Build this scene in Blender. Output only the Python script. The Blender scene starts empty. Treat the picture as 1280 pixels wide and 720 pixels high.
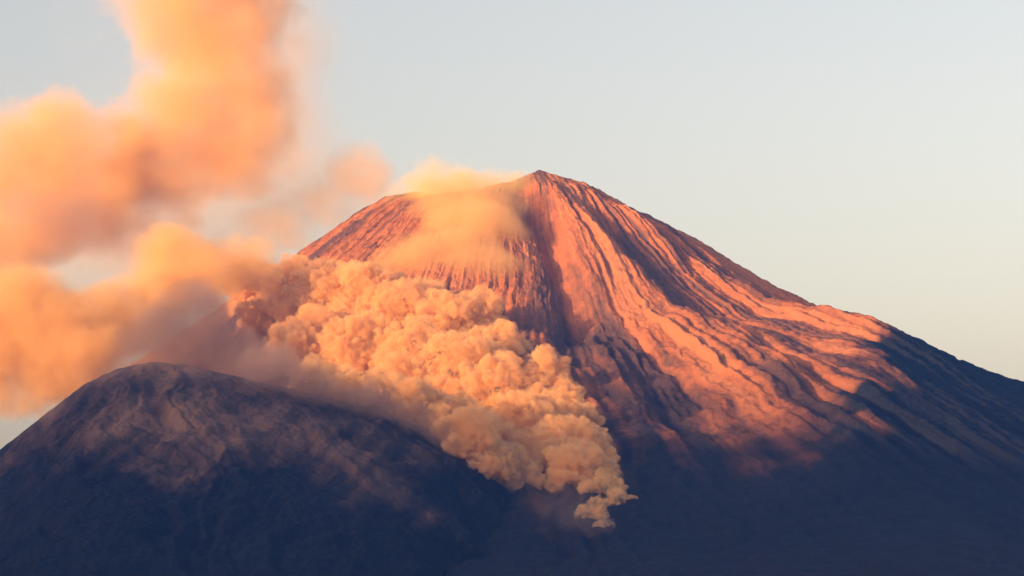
import bpy, bmesh, math, random
import numpy as np
from mathutils import Vector

random.seed(7)
scene = bpy.context.scene
C = scene.collection
R = math.radians

# ------------------------------------------------------------------ camera geometry
HFOV = R(24.0)
F = 640.0 / math.tan(HFOV / 2)          # focal length in pixels of the 1280 px photograph
HORIZON = 780.0                         # row of the level line (below the frame)
PITCH = math.atan((HORIZON - 360.0) / F)
CAM_Z = 2.0
CAM = np.array([0.0, 0.0, CAM_Z])
SUN_AZ, SUN_EL = R(52.0), R(8.5)        # sun low, behind the camera and to the left
SUN = np.array([-math.sin(SUN_AZ) * math.cos(SUN_EL), -math.cos(SUN_AZ) * math.cos(SUN_EL), math.sin(SUN_EL)])


def ray(px, py):
    u, v = (px - 640.0) / F, (360.0 - py) / F
    d = np.array([u, math.cos(PITCH) - v * math.sin(PITCH), math.sin(PITCH) + v * math.cos(PITCH)])
    return d


def at(px, py, Y):
    d = ray(px, py)
    return CAM + d * (Y / d[1])


def mpp(Y):                              # metres per photo pixel at distance Y
    return Y / F


# ------------------------------------------------------------------ noise
_rng = np.random.RandomState(11)
_P = _rng.permutation(512).astype(np.int64)
_G = _rng.normal(size=(512, 3)); _G /= np.linalg.norm(_G, axis=1)[:, None]


def perlin(x, y, z):
    x, y, z = np.broadcast_arrays(np.asarray(x, float), np.asarray(y, float), np.asarray(z, float))
    xi, yi, zi = np.floor(x).astype(np.int64), np.floor(y).astype(np.int64), np.floor(z).astype(np.int64)
    xf, yf, zf = x - xi, y - yi, z - zi
    f = lambda t: t * t * t * (t * (t * 6 - 15) + 10)
    u, v, w = f(xf), f(yf), f(zf)
    out = 0.0
    for i in (0, 1):
        for j in (0, 1):
            for k in (0, 1):
                h = _P[(_P[(_P[(xi + i) & 511] + yi + j) & 511] + zi + k) & 511]
                g = _G[h]
                dot = g[..., 0] * (xf - i) + g[..., 1] * (yf - j) + g[..., 2] * (zf - k)
                out = out + dot * (u if i else 1 - u) * (v if j else 1 - v) * (w if k else 1 - w)
    return out * 1.5


def fbm(x, y, z, n=5, gain=0.5, lac=2.03):
    s, a = 0.0, 1.0
    for i in range(n):
        s = s + a * perlin(x + 17.3 * i, y + 5.1 * i, z + 9.7 * i)
        x, y, z, a = x * lac, y * lac, z * lac, a * gain
    return s


def ridge(x, y, z, n=4, gain=0.5, lac=2.1):
    s, a = 0.0, 1.0
    for i in range(n):
        s = s + a * (1 - np.abs(perlin(x + 7.3 * i, y + 3.1 * i, z + 1.7 * i)) * 2)
        x, y, z, a = x * lac, y * lac, z * lac, a * gain
    return s


def sstep(a, b, x):
    t = np.clip((x - a) / (b - a), 0, 1)
    return t * t * (3 - 2 * t)


# ------------------------------------------------------------------ volcano height
VY = 9000.0
S = mpp(VY)
VC = np.array([(598 - 640) * S, VY])     # middle of the crater
RIM = 82 * S
zpx = lambda py: (HORIZON - py) * S + CAM_Z
Z_R, Z_L, Z_F, Z_B = zpx(211), zpx(236), zpx(252), zpx(222)
R_PTS = np.array([(0, 0), (60, 23), (120, 60), (180, 92), (240, 134), (300, 171), (360, 203), (400, 211), (440, 218), (500, 234), (600, 264), (800, 340), (1100, 450), (1500, 545), (2200, 585)], float) * S
L_PTS = np.array([(0, 0), (40, 10), (80, 36), (120, 67), (160, 97), (220, 143), (320, 222), (450, 315), (600, 405), (800, 480), (1100, 535), (2200, 560)], float) * S


def pick_rim(phi):
    """height of the crater rim by direction (phi: 0 right, 90 towards the camera, 180 left)"""
    p = np.degrees(phi) % 360
    return np.interp(p, [0, 25, 60, 90, 130, 165, 185, 230, 270, 320, 360], [Z_R, Z_R - 12, Z_F + 48, Z_F + 14, Z_F, Z_L - 12, Z_L, Z_L, Z_B, Z_R - 30, Z_R])


def volcano_base(x, y):
    dx, dy = x - VC[0], y - VC[1]
    r = np.hypot(dx, dy)
    phi = np.arctan2(-dy, dx)
    w = (1 - np.cos(phi)) / 2
    w = w * w * (3 - 2 * w)
    d = np.maximum(r - RIM, 0)
    drop = np.interp(d, R_PTS[:, 0], R_PTS[:, 1]) * (1 - w) + np.interp(d, L_PTS[:, 0], L_PTS[:, 1]) * w
    z = pick_rim(phi) - drop
    rib = np.radians(np.interp(r, [1300, 1650, 1950, 2440, 3200], [36, 45, 50, 63, 74]))
    fall = sstep(0, 1, (rib - phi) / R(22)) * (np.abs(phi) < R(120)) * sstep(R(-70), R(-10), phi)
    z = z - 116 * fall * sstep(1350, 2000, r) + 22 * np.exp(-((phi - rib) * r / 130) ** 2) * sstep(1400, 1900, r)
    inner = np.clip(1 - r / RIM, 0, 1)
    z = z - 150 * inner ** 0.8
    return np.maximum(z, -20), r, phi


def volcano_full(x, y):
    z, r, phi = volcano_base(x, y)
    d = np.maximum(r - RIM * 0.85, 0)
    cx, cy = np.cos(phi), np.sin(phi)
    rr = np.log(r / 300 + 1.0)
    # gullies wander: bend the direction with slow noise
    wob = 0.05 * fbm(cx * 2.2, cy * 2.2, rr * 0.8, 2) + 0.012 * fbm(x / 220, y / 220, 3.1, 3)
    # the gullies fan out from behind the summit, so they run straight down the face
    a = np.arctan2(-(y - VC[1] - 230), x - VC[0] - 165) + 0.7 * wob
    ca, sa = np.cos(a), np.sin(a)
    big = ridge(ca * 3.1, sa * 3.1, rr * 0.55, 1)
    mid = ridge(ca * 9, sa * 9, rr * 0.16 + 4, 3, 0.55)
    fine = ridge(ca * 27, sa * 27, rr * 0.4 + 9, 3, 0.6)
    amp = sstep(0, 900, d)
    mantle = np.exp(-((phi - R(96)) / R(33)) ** 2) * (1 - sstep(800, 1500, d))
    fade = 1 - 0.6 * sstep(2200, 4200, d)
    z = z + fade * (amp * (20 * (big - 0.55) + 30 * (1 - 0.85 * mantle) * (mid - 0.75)) + sstep(0, 800, d) * 13 * (fine - 0.75) * (1 - 0.9 * mantle) * (0.35 + 1.1 * sstep(-0.25, 0.35, perlin(x / 420, y / 420, 6.6))))
    # the deep gully that splits the face below the summit, and two ribs beside it
    def groove(p0, p1, r0, r1, width, depth):
        pc = np.interp(r, [r0, r1], [p0, p1]) + 0.05 * perlin(r / 180, 2.2, 0.3)
        off = (phi - pc) * r
        m = sstep(r0 - 60, r0 + 120, r) * (1 - sstep(r1 - 300, r1, r))
        return -depth * np.exp(-(off / width) ** 2) * m
    z = z + groove(R(64), R(77), 300, 1500, 50, 70) + groove(R(72), R(82), 420, 1900, 95, 36) + groove(R(47), R(56), 700, 2100, 95, 30) + groove(R(70), R(75), 1100, 2600, 95, 46)
    z = z + groove(R(55), R(66), 300, 2400, 70, -34) + groove(R(38), R(44), 420, 2000, 55, -26)
    rough = 0.65 * fbm(x / 48, y / 48, z / 48, 5, 0.62) + 0.9 * fbm(ca * 42, sa * 42, rr * 5.5, 4, 0.62)
    z = z + rough * 6.5 * (0.35 + sstep(0, 300, d))
    z = z + 0.9 * ridge(x / 30, y / 30, 0.7, 2) * sstep(60, 500, d) * (0.4 + 0.6 * sstep(-0.1, 0.4, perlin(x / 300, y / 300, 8.8)))
    streak = fbm(ca * 13, sa * 13, rr * 1.1 + 2, 4, 0.6)
    streak = 0.85 * streak + 0.55 * fbm(ca * 58, sa * 58, rr * 2.6, 3, 0.6)
    streak = streak * (1 - 0.7 * mantle) + 0.35 * mantle
    # broad darker tongues between the red scoria
    for p0, p1, r0, r1, wd in ((48, 56, 800, 1900, 105), (73, 75, 1250, 2400, 120), (78, 81, 900, 1700, 110), (62, 66, 2050, 3000, 150), (150, 140, 500, 1200, 60)):
        off = (phi - np.radians(np.interp(r, [r0, r1], [p0, p1])) + 0.05 * fbm(x / 300, y / 300, 2.9, 3)) * r
        streak = streak - 0.68 * np.exp(-(off / wd) ** 2) * sstep(r0 - 150, r0 + 200, r) * (1 - sstep(r1 - 200, r1 + 300, r))
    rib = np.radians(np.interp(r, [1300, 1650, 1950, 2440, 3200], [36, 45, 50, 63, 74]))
    flank_shade = sstep(R(-3), R(5), rib - phi + 0.10 * fbm(x / 260, y / 260, 5.9, 4)) * (np.abs(phi) < R(120)) * sstep(1250, 1750, r)  # shade of the right flank, painted on with the forest colour
    return z, r, phi, streak, flank_shade


# ------------------------------------------------------------------ the dark hill in front, on the left
HY = 6300.0
HS = mpp(HY)
H_PTS = np.array([(-700, 790), (-400, 760), (-150, 668), (0, 570), (60, 523), (110, 484), (150, 466), (190, 458), (230, 461), (265, 467), (310, 480), (400, 497), (480, 512), (540, 533), (600, 566), (660, 604), (720, 642), (800, 685), (1000, 755)], float)


def hill_full(x, y):
    cx = x / HS + 640
    crest = (HORIZON - np.interp(cx, H_PTS[:, 0], H_PTS[:, 1])) * HS + CAM_Z
    bend = 130 * perlin(x / 900, 0.4, 7.7)
    dy = y - HY - bend
    dist = np.where(dy < 0, -dy * 0.42, dy * 0.55)
    soft = np.sqrt(dist ** 2 + 30.0 ** 2) - 30.0
    z = crest - soft
    d = np.hypot(x - (-970), (y - HY))
    phi = np.arctan2(-(y - HY - 500), x + 970)
    ph = phi + 0.12 * fbm(x / 500, y / 500, 1.2, 3)
    m = sstep(20, 380, np.abs(dy))
    g1 = ridge(np.cos(ph) * 6, np.sin(ph) * 6, d / 2500, 2, 0.5)
    g2 = ridge(np.cos(ph) * 17, np.sin(ph) * 17, d / 1200 + 3, 2, 0.5)
    z = z + m * (26 * (g1 - 0.75) + 10 * (g2 - 0.75)) + fbm(x / 60, y / 60, 4.2, 6, 0.62) * (4 + 6 * m)
    streak = 0.55 * fbm((x + 0.25 * np.abs(y - HY) * np.sign(x + 970)) / 75, y / 700, 3.3, 4, 0.6) + 0.45 * fbm(x / 420, y / 420, 1.0, 3)
    return z, streak


# ------------------------------------------------------------------ mesh helpers
def grid_mesh(name, X, Y, Z, wrap=False, attrs=None):
    n, m = X.shape
    co = np.stack([X, Y, Z], -1).reshape(-1, 3).astype(np.float32)
    idx = np.arange(n * m).reshape(n, m)
    if wrap:
        idx = np.concatenate([idx, idx[:1]], 0)
    q = np.stack([idx[:-1, :-1], idx[1:, :-1], idx[1:, 1:], idx[:-1, 1:]], -1).reshape(-1, 4).astype(np.int32)
    me = bpy.data.meshes.new(name)
    me.vertices.add(len(co)); me.vertices.foreach_set('co', co.ravel())
    me.loops.add(q.size); me.loops.foreach_set('vertex_index', q.ravel())
    me.polygons.add(len(q)); me.polygons.foreach_set('loop_start', np.arange(0, q.size, 4, dtype=np.int32))
    me.update(calc_edges=True); me.validate()
    for k, v in (attrs or {}).items():
        a = me.attributes.new(k, 'FLOAT', 'POINT'); a.data.foreach_set('value', v.reshape(-1).astype(np.float32))
    me.polygons.foreach_set('use_smooth', np.ones(len(me.polygons), bool))
    return me


def link(name, me, mat, parent=None):
    o = bpy.data.objects.new(name, me); C.objects.link(o)
    if mat: me.materials.append(mat)
    if parent: o.parent = parent
    return o


def tag(o, label=None, cat=None, group=None, kind=None):
    if label: o['label'] = label
    if cat: o['category'] = cat
    if group: o['group'] = group
    if kind: o['kind'] = kind
    return o


class NT:
    def __init__(s, mat):
        mat.use_nodes = True
        s.t = mat.node_tree; s.t.nodes.clear()
        s.out = s.t.nodes.new('ShaderNodeOutputMaterial')

    def n(s, typ, ins=None, **kw):
        nd = s.t.nodes.new('ShaderNode' + typ)
        for k, v in kw.items(): setattr(nd, k, v)
        for k, v in (ins or {}).items():
            if hasattr(v, 'bl_idname') and not isinstance(v, (int, float)) and hasattr(v, 'is_output'):
                s.t.links.new(v, nd.inputs[k])
            else:
                nd.inputs[k].default_value = v
        return nd

    def math(s, op, a, b=0.0, clamp=False):
        return s.n('Math', {0: a, 1: b}, operation=op, use_clamp=clamp).outputs[0]

    def noise(s, vec, scale, detail=4, rough=0.55, dist=0.0):
        return s.n('TexNoise', {'Vector': vec, 'Scale': scale, 'Detail': detail, 'Roughness': rough, 'Distortion': dist})

    def ramp(s, fac, stops):
        r = s.n('ValToRGB', {'Fac': fac}); e = r.color_ramp.elements
        e[0].position, e[0].color = stops[0][0], (*stops[0][1], 1)
        e[1].position, e[1].color = stops[-1][0], (*stops[-1][1], 1)
        for p, c in stops[1:-1]:
            k = e.new(p); k.color = (*c, 1)
        return r.outputs[0]

    def mix(s, f, a, b, blend='MIX'):
        m = s.n('Mix', {0: f}, data_type='RGBA', blend_type=blend)
        for i, v in ((6, a), (7, b)):
            if isinstance(v, tuple): m.inputs[i].default_value = (*v, 1)
            else: s.t.links.new(v, m.inputs[i])
        return m.outputs[2]

    def mapr(s, v, a, b, c=0.0, d=1.0, it='SMOOTHSTEP'):
        return s.n('MapRange', {0: v, 1: a, 2: b, 3: c, 4: d}, interpolation_type=it).outputs[0]


# ------------------------------------------------------------------ materials
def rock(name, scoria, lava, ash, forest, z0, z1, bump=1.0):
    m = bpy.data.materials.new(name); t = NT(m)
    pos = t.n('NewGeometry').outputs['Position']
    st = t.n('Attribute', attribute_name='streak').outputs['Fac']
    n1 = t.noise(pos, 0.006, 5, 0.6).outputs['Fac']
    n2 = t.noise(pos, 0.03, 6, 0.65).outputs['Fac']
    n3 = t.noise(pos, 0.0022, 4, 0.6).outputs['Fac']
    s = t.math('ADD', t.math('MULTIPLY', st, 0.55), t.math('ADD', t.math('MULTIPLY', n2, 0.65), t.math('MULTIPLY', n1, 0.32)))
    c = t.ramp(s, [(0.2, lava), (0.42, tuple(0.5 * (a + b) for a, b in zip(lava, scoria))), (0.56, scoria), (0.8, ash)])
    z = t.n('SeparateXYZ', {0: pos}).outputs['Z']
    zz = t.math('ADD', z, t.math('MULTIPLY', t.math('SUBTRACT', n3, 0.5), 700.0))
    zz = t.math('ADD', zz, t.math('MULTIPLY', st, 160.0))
    zz = t.math('SUBTRACT', zz, t.math('MULTIPLY', t.n('Attribute', attribute_name='flank_shade').outputs['Fac'], 650.0))  # raises the tree line to paint the flank's shade
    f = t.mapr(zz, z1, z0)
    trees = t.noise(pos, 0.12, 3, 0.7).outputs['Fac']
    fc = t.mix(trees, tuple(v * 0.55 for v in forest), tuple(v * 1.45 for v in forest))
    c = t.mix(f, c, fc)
    b1 = t.n('Bump', {'Strength': 0.9 * bump, 'Distance': 11.0, 'Height': t.noise(pos, 0.035, 8, 0.66).outputs['Fac']})
    bs = t.n('BsdfPrincipled', {'Base Color': c, 'Roughness': 0.95, 'Specular IOR Level': 0.15, 'Normal': b1.outputs[0]})
    t.t.links.new(bs.outputs[0], t.out.inputs['Surface'])
    return m


M_volcano = rock('volcano_rock', (0.345, 0.135, 0.062), (0.125, 0.074, 0.07), (0.38, 0.172, 0.088), (0.010, 0.016, 0.034), 330.0, 900.0)  # the dark blue forest also paints in shade on the lower slope
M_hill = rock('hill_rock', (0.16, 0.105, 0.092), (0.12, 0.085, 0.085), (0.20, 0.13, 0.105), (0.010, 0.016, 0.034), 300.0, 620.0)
M_range = rock('range_rock', (0.10, 0.08, 0.07), (0.05, 0.045, 0.05), (0.13, 0.10, 0.085), (0.02, 0.028, 0.03), 600.0, 1500.0)
M_ground = rock('plain_soil', (0.09, 0.075, 0.05), (0.05, 0.05, 0.035), (0.12, 0.10, 0.07), (0.03, 0.04, 0.03), 50.0, 400.0)

# ------------------------------------------------------------------ terrain
# volcano: rays and rings round the crater, dense on the side that faces the camera
ph = np.concatenate([np.linspace(R(-12), R(192), 1300, endpoint=False), np.linspace(R(192), R(348), 160, endpoint=False)])
rs = np.concatenate([np.linspace(1, 2600, 560, endpoint=False), np.geomspace(2600, 6400, 150)])
PH, RS = np.meshgrid(ph, rs, indexing='ij')
VX, VYY = VC[0] + RS * np.cos(PH), VC[1] - RS * np.sin(PH)
VZ, _, _, VST, VSHADE = volcano_full(VX, VYY)
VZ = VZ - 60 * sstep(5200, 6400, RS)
volcano = link('volcano', grid_mesh('volcano', VX, VYY, VZ, True, {'streak': VST, 'flank_shade': VSHADE}), M_volcano)
tag(volcano, 'tall reddish volcano with a sunlit orange upper slope and dark blue lower slope', 'volcano', kind='structure')

hx = np.linspace((-560 - 640) * HS, (1150 - 640) * HS, 960)
hy = np.concatenate([np.linspace(HY - 2300, HY - 1300, 120, endpoint=False), np.linspace(HY - 1300, HY + 250, 420, endpoint=False), np.linspace(HY + 250, HY + 1300, 80)])
HX, HYY = np.meshgrid(hx, hy, indexing='ij')
HZ, HST = hill_full(HX, HYY)
HZ = np.maximum(HZ, -40)
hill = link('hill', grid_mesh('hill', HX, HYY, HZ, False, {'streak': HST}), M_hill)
tag(hill, 'dark brown rounded hill in shade in front of the volcano, under the low smoke', 'hill', kind='structure')

gx = np.concatenate([-np.geomspace(22000, 300, 50), np.linspace(-250, 250, 11), np.geomspace(300, 22000, 50)])
GX, GY = np.meshgrid(gx, gx, indexing='ij')
GZ = -4 + 4 * perlin(GX / 1500, GY / 1500, 0.2) * sstep(30, 800, np.hypot(GX, GY))
GZ = np.where(np.hypot(GX, GY) < 30, -0.1, np.minimum(GZ, -0.5))
ground = link('ground', grid_mesh('ground', GX, GY, GZ, False, {'streak': 0 * GX}), M_ground)
tag(ground, 'dark wooded plain around the foot of the volcano', 'ground', kind='structure')

# unseen range added left behind the viewpoint, its crest shaped to shade the lower slopes
BD = 11500.0                              # distance from the volcano towards the sun
hd = np.array([-math.sin(SUN_AZ), -math.cos(SUN_AZ)])      # towards the sun
pd = np.array([math.cos(SUN_AZ), -math.sin(SUN_AZ)])       # across it, to the right as seen from the volcano's face


def cast(px, py, f=lambda x, y: volcano_base(x, y)[0], y0=4200.0, y1=10500.0):
    """first point where the line of sight through a pixel meets a height function"""
    d = ray(px, py)
    Y = np.linspace(y0, y1, 3000)
    P = CAM[None] + d[None] * (Y / d[1])[:, None]
    hit = np.nonzero(P[:, 2] < f(P[:, 0], P[:, 1]))[0]
    return P[hit[0]] if len(hit) else None


SHADE = [(700, 590), (760, 560), (800, 545), (860, 540), (920, 552), (980, 555), (1040, 545), (1100, 520)]
pr = []
for q in SHADE:
    P = cast(*q)
    if P is None: continue
    rel = P[:2] - VC
    run = BD - float(rel @ hd)            # level distance from that point to the range
    pr.append((float(rel @ pd), P[2] + run * math.tan(SUN_EL)))
pr.sort()
pu = np.array([p[0] for p in pr]); pz = np.array([p[1] for p in pr])
open('/tmp/range.txt','w').write(repr([(round(a), round(b)) for a, b in pr])) if False else None
u = np.linspace(-7000, 7000, 320); v = np.linspace(-3500, 3500, 120)
U, V = np.meshgrid(u, v, indexing='ij')
crest = np.interp(U, np.concatenate([[-7000, pu[0] - 900], pu, [pu[-1] + 1500, 7000]]), np.concatenate([[pz[0] * 0.75, pz[0] - 20], pz, [pz[-1] + 60, pz[-1] * 0.8]]))
RZ = crest * (1 - np.abs(V) / 3500) ** 1.2 + (35 * fbm(U / 600, V / 600, 5.5, 5)) * np.minimum(1, np.abs(V) / 500 + 0.25)
RX = VC[0] + hd[0] * BD + pd[0] * U + hd[0] * V
RY = VC[1] + hd[1] * BD + pd[1] * U + hd[1] * V
rng = link('shading_range', grid_mesh('shading_range', RX, RY, np.maximum(RZ, -30), False, {'streak': 0 * U}), M_range)
tag(rng, 'long unseen mountain range added opposite the volcano to shade its lower slopes', 'mountain range', kind='structure')


# ------------------------------------------------------------------ smoke
def ellipsoids(name, blobs, voxel, grow=1.0):
    """one closed skin round a set of ellipsoids (centre, radii)"""
    bm = bmesh.new()
    for c, r in (q[:2] for q in blobs):
        g = bmesh.ops.create_icosphere(bm, subdivisions=4, radius=1.0)
        for w in g['verts']:
            w.co = Vector((c[0] + w.co.x * r[0] * grow, c[1] + w.co.y * r[1] * grow, c[2] + w.co.z * r[2] * grow))
    me = bpy.data.meshes.new(name); bm.to_mesh(me); bm.free()
    o = bpy.data.objects.new(name + '_tmp', me); C.objects.link(o)
    md = o.modifiers.new('r', 'REMESH'); md.mode = 'VOXEL'; md.voxel_size = voxel; md.use_smooth_shade = True
    dg = bpy.context.evaluated_depsgraph_get()
    out = bpy.data.meshes.new_from_object(o.evaluated_get(dg))
    bpy.data.objects.remove(o); bpy.data.meshes.remove(me)
    out.name = name
    return out


def billow(me, layers, seed=0.0):
    """push the skin out along its normals in rounded lumps with creases between"""
    n = len(me.vertices)
    for wl, amp in layers:
        co = np.empty(n * 3, np.float32); me.vertices.foreach_get('co', co); co = co.reshape(-1, 3).astype(float)
        no = np.empty(n * 3, np.float32); me.vertex_normals.foreach_get('vector', no); no = no.reshape(-1, 3)
        dd = np.array([0.72, -0.42, -0.55]); dd /= np.linalg.norm(dd)
        q = co - 0.42 * (co @ dd)[:, None] * dd          # lumps drawn out along the way the flow runs
        q = q / wl + seed
        q = q + 0.35 * np.stack([perlin(*(q.T * 0.7 + 3)), perlin(*(q.T * 0.7 + 31)), perlin(*(q.T * 0.7 + 77))], -1)
        f = np.abs(perlin(q[:, 0], q[:, 1], q[:, 2])) * 2.0
        f = np.clip(f, 0, 1) ** 0.8 - 0.45
        vary = 0.5 + 0.95 * sstep(-0.4, 0.5, perlin(co[:, 0] / 240, co[:, 1] / 240, co[:, 2] / 240 + wl))
        low = co[:, 2].min()
        taper = 1 - (1 - sstep(low, low + 330, co[:, 2])) * min(0.6, amp / 80)     # big lumps die out towards the tip
        co = co + no * (f * amp * vary * taper)[:, None]
        me.vertices.foreach_set('co', co.astype(np.float32).ravel()); me.update()
    me.polygons.foreach_set('use_smooth', np.ones(len(me.polygons), bool))


def smoke_dense(name, color, density, aniso=0.0):
    m = bpy.data.materials.new(name); t = NT(m)
    pos = t.n('NewGeometry').outputs['Position']
    nz = t.noise(pos, 0.022, 4, 0.65, 0.6).outputs['Fac']
    dens = t.mapr(nz, 0.40, 0.60, density * 0.06, density * 1.7)
    v = t.n('VolumePrincipled', {'Color': (*color, 1), 'Density': dens, 'Anisotropy': aniso})
    m.cycles.volume_step_rate = 0.12
    t.t.links.new(v.outputs[0], t.out.inputs['Volume'])
    shell(t, color, 0.06)
    return m


def shell(t, color, amount):
    """the outermost ash grains: a thin diffuse skin, mostly see-through"""
    a = t.n('BsdfTransparent'); b = t.n('BsdfDiffuse', {'Color': (*color, 1)})
    x = t.n('MixShader', {0: amount, 1: a.outputs[0], 2: b.outputs[0]})
    t.t.links.new(x.outputs[0], t.out.inputs['Surface'])


def smoke_soft(name, blobs, color, density, nscale, erode=0.8, warp=0.0, aniso=0.0, gain=1.6, step=0.5, detail=4):
    """thin smoke: density falls off from the middle of each puff and is eaten away by noise"""
    m = bpy.data.materials.new(name); t = NT(m)
    pos = t.n('NewGeometry').outputs['Position']
    if warp:
        w = t.n('VectorMath', {0: t.noise(pos, nscale * 0.45, 2, 0.5).outputs['Color'], 1: (0.5, 0.5, 0.5)}, operation='SUBTRACT').outputs[0]
        w = t.n('VectorMath', {0: w, 1: (warp, warp, warp)}, operation='MULTIPLY').outputs[0]
        p2 = t.n('VectorMath', {0: pos, 1: w}, operation='ADD').outputs[0]
    else:
        p2 = pos
    acc = None
    for b in blobs:
        c, r = b[0], b[1]
        k = b[2] if len(b) > 2 else 1.0
        a = t.n('VectorMath', {0: p2, 1: tuple(1 / q for q in r), 2: tuple(-ci / q for ci, q in zip(c, r))}, operation='MULTIPLY_ADD').outputs[0]
        d = t.n('VectorMath', {0: a, 1: a}, operation='DOT_PRODUCT').outputs['Value']
        f = t.n('MapRange', {0: d, 1: 1.0, 2: 0.0, 3: 0.0, 4: k}, interpolation_type='SMOOTHSTEP').outputs[0]
        acc = f if acc is None else t.math('ADD', acc, f)
    nz = t.noise(pos, nscale, detail, 0.6).outputs['Fac']
    nz = t.mapr(nz, 0.30, 0.68, 0.0, 1.0, 'LINEAR')
    acc = t.n('Clamp', {0: acc, 1: 0.0, 2: 1.3}).outputs[0]
    e = t.math('SUBTRACT', t.math('MULTIPLY', acc, gain), t.math('MULTIPLY', nz, erode))
    dens = t.math('MULTIPLY', t.n('Clamp', {0: e, 1: 0.0, 2: 2.0}).outputs[0], density)
    v = t.n('VolumePrincipled', {'Color': (*color, 1), 'Density': dens, 'Anisotropy': aniso})
    t.t.links.new(v.outputs[0], t.out.inputs['Volume'])
    shell(t, color, 0.005)
    m.cycles.volume_step_rate = step
    return m


def px_blobs(rows):
    """(px, py, distance, rx px, rz px, depth px[, weight]) -> world ellipsoids"""
    out = []
    for q in rows:
        c = at(q[0], q[1], q[2]); s = mpp(q[2])
        out.append((tuple(c), (q[3] * s, q[5] * s, q[4] * s)) + ((q[6],) if len(q) > 6 else ()))
    return out


def soft_cloud(name, rows, label, cat, color, density, nscale, voxel=28.0, grow=1.0, **kw):
    b = px_blobs(rows)
    me = ellipsoids(name, b, voxel, grow)
    o = link(name, me, smoke_soft(name + '_smoke', b, color, density, nscale, **kw))
    return tag(o, label, cat)


ASH = (0.95, 0.735, 0.38)
SHADE_WISP_ASH = (0.56, 0.43, 0.39)  # ash with the cloud's shade put into its colour; also the brown wisp
# the flow: lumps laid on the volcano's face along the way it runs down
FLOW = [(300, 350, 24), (330, 352, 28), (318, 378, 28), (345, 385, 36), (375, 368, 42), (420, 378, 52), (470, 385, 55), (400, 430, 52), (450, 450, 58), (515, 400, 55), (520, 455, 62), (575, 415, 50),
        (580, 470, 66), (620, 440, 42), (560, 510, 40), (625, 500, 62), (670, 490, 45), (660, 545, 60), (700, 530, 46), (620, 570, 34), (695, 575, 55), (725, 570, 40),
        (345, 412, 36), (385, 455, 40), (440, 488, 34), (500, 488, 40), (545, 520, 34), (655, 600, 26), (730, 605, 42), (752, 618, 28), (770, 628, 18), (787, 624, 11), (742, 648, 16), (758, 662, 10)]
fb = []
for a, b, r in FLOW:
    P = cast(a, b)
    Y = P[1] - 60 if P is not None else 8300
    Y = max(Y, 6550) if a < 560 else Y
    c = at(a, b, Y); s = mpp(Y)
    fb.append((tuple(c), (r * s * 0.92, r * s * 1.0, r * s * 0.9)))
for a, b, r in [(395, 478, 26), (432, 490, 28), (470, 500, 32), (510, 514, 34), (548, 532, 36), (585, 556, 36), (618, 582, 34), (650, 606, 28)]:
    Y = 6260 - 90 * (a > 560)
    s = mpp(Y)
    fb.append((tuple(at(a, b, Y)), (r * s * 1.15, r * s * 1.6, r * s * 0.95)))
fm = ellipsoids('pyroclastic_flow', fb, 4.8)
billow(fm, [(230, 50), (100, 40), (48, 30), (24, 19), (12, 10)], 1.7)
flow = link('pyroclastic_flow', fm, smoke_dense('flow_ash', (0.91, 0.655, 0.36), 0.048))
tag(flow, 'thick billowing orange ash flow tumbling down the face of the volcano', 'ash cloud')

soft_cloud('ash_column', [(250, -80, 8800, 150, 110, 90), (245, 0, 8800, 130, 110, 90), (266, 90, 8800, 115, 110, 85), (245, 170, 8800, 155, 110, 85), (190, 240, 8800, 150, 95, 80, .8), (340, 30, 8850, 90, 130, 60, .6), (335, 170, 8800, 85, 120, 60, .6), (150, 20, 8800, 90, 110, 60, .5)],
           'tall orange ash column rising out of the top of the picture', 'ash cloud', ASH, 0.008, 0.0055, warp=190.0, erode=1.3, step=0.22, gain=1.45, detail=7)
soft_cloud('ash_cloud', [(10, 190, 8700, 150, 110, 80), (110, 180, 8700, 130, 100, 80), (110, 260, 8700, 130, 90, 80), (10, 270, 8700, 130, 90, 80), (-50, 320, 8700, 150, 80, 80), (30, 330, 8750, 90, 60, 70, .7)],
           'broad hazy orange ash cloud drifting beside the tall column', 'ash cloud', ASH, 0.007, 0.0055, warp=190.0, erode=1.25, step=0.22, gain=1.4, detail=7)
soft_cloud('smoke_haze', [(330, 60, 9500, 130, 150, 80), (330, 190, 9500, 130, 110, 80), (230, 290, 9500, 190, 90, 80), (110, 320, 9500, 140, 70, 80, .8), (400, 250, 9500, 110, 80, 60, .7)],
           'thin peach coloured haze in the sky round the orange ash column', 'smoke', ASH, 0.0018, 0.004, warp=120.0, erode=0.35, step=0.4, gain=1.0)
soft_cloud('smoke_bank', [(-20, 410, 7600, 130, 110, 80), (50, 395, 7600, 95, 95, 70), (105, 420, 7600, 95, 80, 70), (175, 390, 7700, 95, 85, 70), (235, 350, 7800, 95, 65, 60), (310, 330, 7900, 80, 55, 60, .8), (215, 318, 7900, 75, 50, 60, .9), (20, 475, 7500, 120, 70, 70, .85), (95, 455, 7550, 90, 60, 60, .9)],
           'low orange and mauve smoke bank lying behind the dark hill', 'smoke', ASH, 0.016, 0.010, warp=100.0, erode=1.05, step=0.22, gain=1.4, detail=6)
soft_cloud('smoke_bank', [(200, 435, 7450, 75, 60, 60), (235, 400, 7450, 75, 75, 60), (262, 432, 7450, 75, 78, 60), (305, 458, 7500, 64, 62, 60, .9), (140, 470, 7450, 110, 35, 60, .5)],  # shade in the low smoke, painted as a darker grey colour
           'smoke with painted mauve grey shade between the dark hill and the bright flow', 'smoke', (0.44, 0.36, 0.36), 0.012, 0.010, warp=80.0, erode=0.6, step=0.3, gain=1.1, detail=5)
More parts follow.
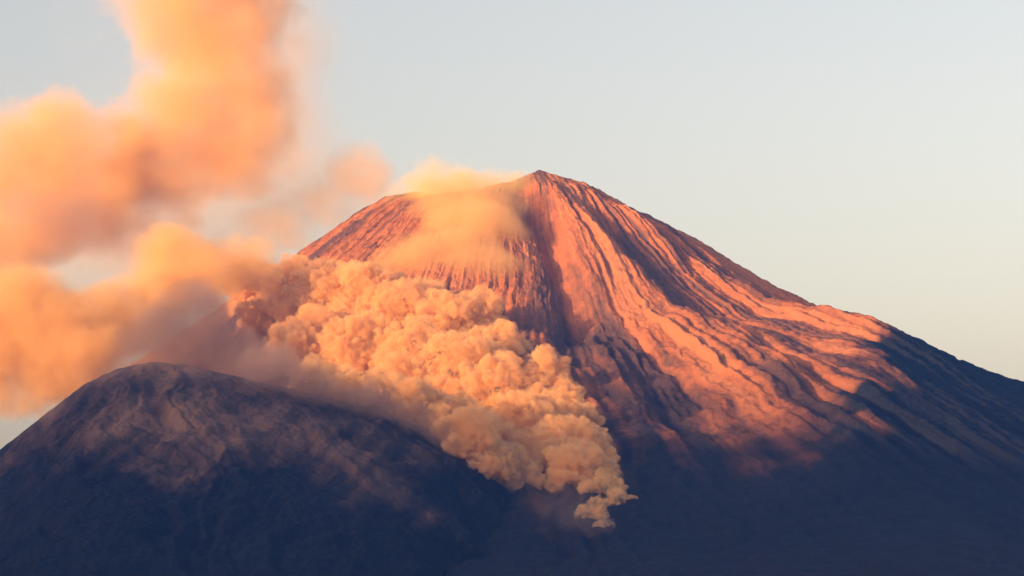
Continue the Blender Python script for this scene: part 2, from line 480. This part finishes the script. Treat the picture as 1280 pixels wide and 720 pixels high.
soft_cloud('ash_cloud', [(60, 262, 8480, 110, 45, 50, .8), (150, 290, 8480, 100, 50, 50), (90, 292, 8480, 70, 45, 50, .8)],
           'painted mauve grey shade on the underside of the broad orange cloud', 'ash cloud', SHADE_WISP_ASH, 0.004, 0.007, warp=70.0, erode=0.4, step=0.35, gain=1.0)  # underside shade added as a body of darker smoke
soft_cloud('smoke_puff', [(452, 208, 8950, 55, 50, 45), (475, 235, 8950, 60, 40, 40, .6), (425, 245, 8950, 80, 60, 45, .7), (370, 275, 8900, 85, 60, 45, .6), (320, 295, 8900, 85, 60, 45, .6)],
           'small pale orange puff behind the left shoulder of the summit', 'smoke', ASH, 0.006, 0.009, warp=80.0, erode=0.8, step=0.3, gain=1.1)
soft_cloud('summit_steam', [(515, 246, 8760, 60, 40, 45, .7), (552, 232, 8740, 60, 50, 45), (605, 244, 8720, 85, 46, 45), (655, 236, 8740, 60, 34, 35, .6), (560, 268, 8640, 70, 45, 40, .6)],
           'thin glowing yellow steam over the crater rim', 'steam', (0.98, 0.88, 0.42), 0.009, 0.013, warp=80.0, erode=0.9, step=0.3, voxel=16, gain=1.15, detail=5)
soft_cloud('ash_veil', [(585, 265, 8500, 90, 65, 60), (590, 310, 8380, 95, 75, 60, 1.3), (555, 345, 8220, 120, 70, 55, 1.4), (605, 365, 8120, 80, 75, 50, 1.2), (612, 315, 8330, 60, 85, 50, .7)],
           'smooth orange veil of falling ash between the crater and the billowing flow', 'ash cloud', ASH, 0.017, 0.010, warp=60.0, erode=0.5, step=0.35, gain=1.1)
P = cast(735, 672)
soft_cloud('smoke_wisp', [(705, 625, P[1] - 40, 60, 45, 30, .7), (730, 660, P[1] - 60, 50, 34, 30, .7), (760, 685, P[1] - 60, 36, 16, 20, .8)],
           'faint brown wisp trailing below the tip of the ash flow', 'smoke', SHADE_WISP_ASH, 0.009, 0.014, warp=60.0, erode=0.8, step=0.35, gain=1.2, voxel=10)
# loose dust round the flow's lower edge, its shade painted in mauve: a part of it
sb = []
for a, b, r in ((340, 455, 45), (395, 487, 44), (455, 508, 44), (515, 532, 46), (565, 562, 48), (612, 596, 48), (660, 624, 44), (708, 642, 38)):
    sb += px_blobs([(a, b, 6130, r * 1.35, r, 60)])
link('dust_skirt', ellipsoids('dust_skirt', sb, 14), smoke_soft('dust_skirt_smoke', sb, (0.52, 0.42, 0.40), 0.011, 0.013, warp=60.0, erode=0.8, gain=1.2, step=0.3), flow)['label'] = 'hazy dust with painted mauve shade along the lower edge of the flow'

# ------------------------------------------------------------------ air
bm = bmesh.new(); g = bmesh.ops.create_cube(bm, size=1.0)
for q in g['verts']:
    q.co = Vector((q.co.x * 46000, q.co.y * 46000, -60 if q.co.z < 0 else 2150))
me = bpy.data.meshes.new('haze'); bm.to_mesh(me); bm.free()
hm = bpy.data.materials.new('haze'); t = NT(hm)
v = t.n('VolumePrincipled', {'Color': (0.04, 0.25, 1.0, 1), 'Density': 2.5e-5})
t.t.links.new(v.outputs[0], t.out.inputs['Volume'])
tag(link('haze', me, hm), 'thin blue evening haze over the whole landscape', kind='stuff')

# ------------------------------------------------------------------ sky, sun, camera
w = bpy.data.worlds.new('World'); scene.world = w; w.use_nodes = True
nt = w.node_tree; nt.nodes.clear()
sky = nt.nodes.new('ShaderNodeTexSky'); sky.sky_type = 'NISHITA'; sky.sun_disc = False
sky.sun_elevation = SUN_EL
sky.sun_rotation = math.atan2(SUN[0], SUN[1])
sky.altitude = 1300; sky.air_density = 1.25; sky.dust_density = 10.0; sky.ozone_density = 0.3
bg = nt.nodes.new('ShaderNodeBackground'); bg.inputs['Strength'].default_value = 0.15
wo = nt.nodes.new('ShaderNodeOutputWorld')
wb = nt.nodes.new('ShaderNodeMix'); wb.data_type = 'RGBA'; wb.blend_type = 'MULTIPLY'     # the photograph's warm white balance
wb.inputs[0].default_value = 1.0; wb.inputs[7].default_value = (1.24, 0.98, 0.90, 1)
nt.links.new(sky.outputs[0], wb.inputs[6]); nt.links.new(wb.outputs[2], bg.inputs[0]); nt.links.new(bg.outputs[0], wo.inputs[0])

sl = bpy.data.lights.new('sun', 'SUN'); sl.energy = 4.2; sl.angle = R(0.6); sl.color = (1.0, 0.48, 0.15)
so = bpy.data.objects.new('sun', sl); C.objects.link(so)
so.rotation_euler = Vector(SUN).to_track_quat('Z', 'Y').to_euler()
so.location = (-4000, -4000, 4000)

cam = bpy.data.cameras.new('camera'); co = bpy.data.objects.new('camera', cam); C.objects.link(co)
cam.sensor_fit = 'HORIZONTAL'; cam.angle = HFOV; cam.clip_start = 1.0; cam.clip_end = 200000.0
co.location = CAM; co.rotation_euler = (math.pi / 2 + PITCH, 0, 0)
scene.camera = co

vs = scene.view_settings
scene.display_settings.display_device = 'sRGB'
vs.view_transform = 'Standard'; vs.look = 'None'; vs.gamma = 1.0; vs.use_curve_mapping = False
vs.exposure = 1.25
cy = scene.cycles
cy.volume_bounces = 6; cy.transparent_max_bounces = 32; cy.max_bounces = 12; cy.diffuse_bounces = 3
cy.volume_step_rate = 1.0; cy.volume_max_steps = 256
cy.use_denoising = True
cy.use_adaptive_sampling = True; cy.adaptive_threshold = 0.02
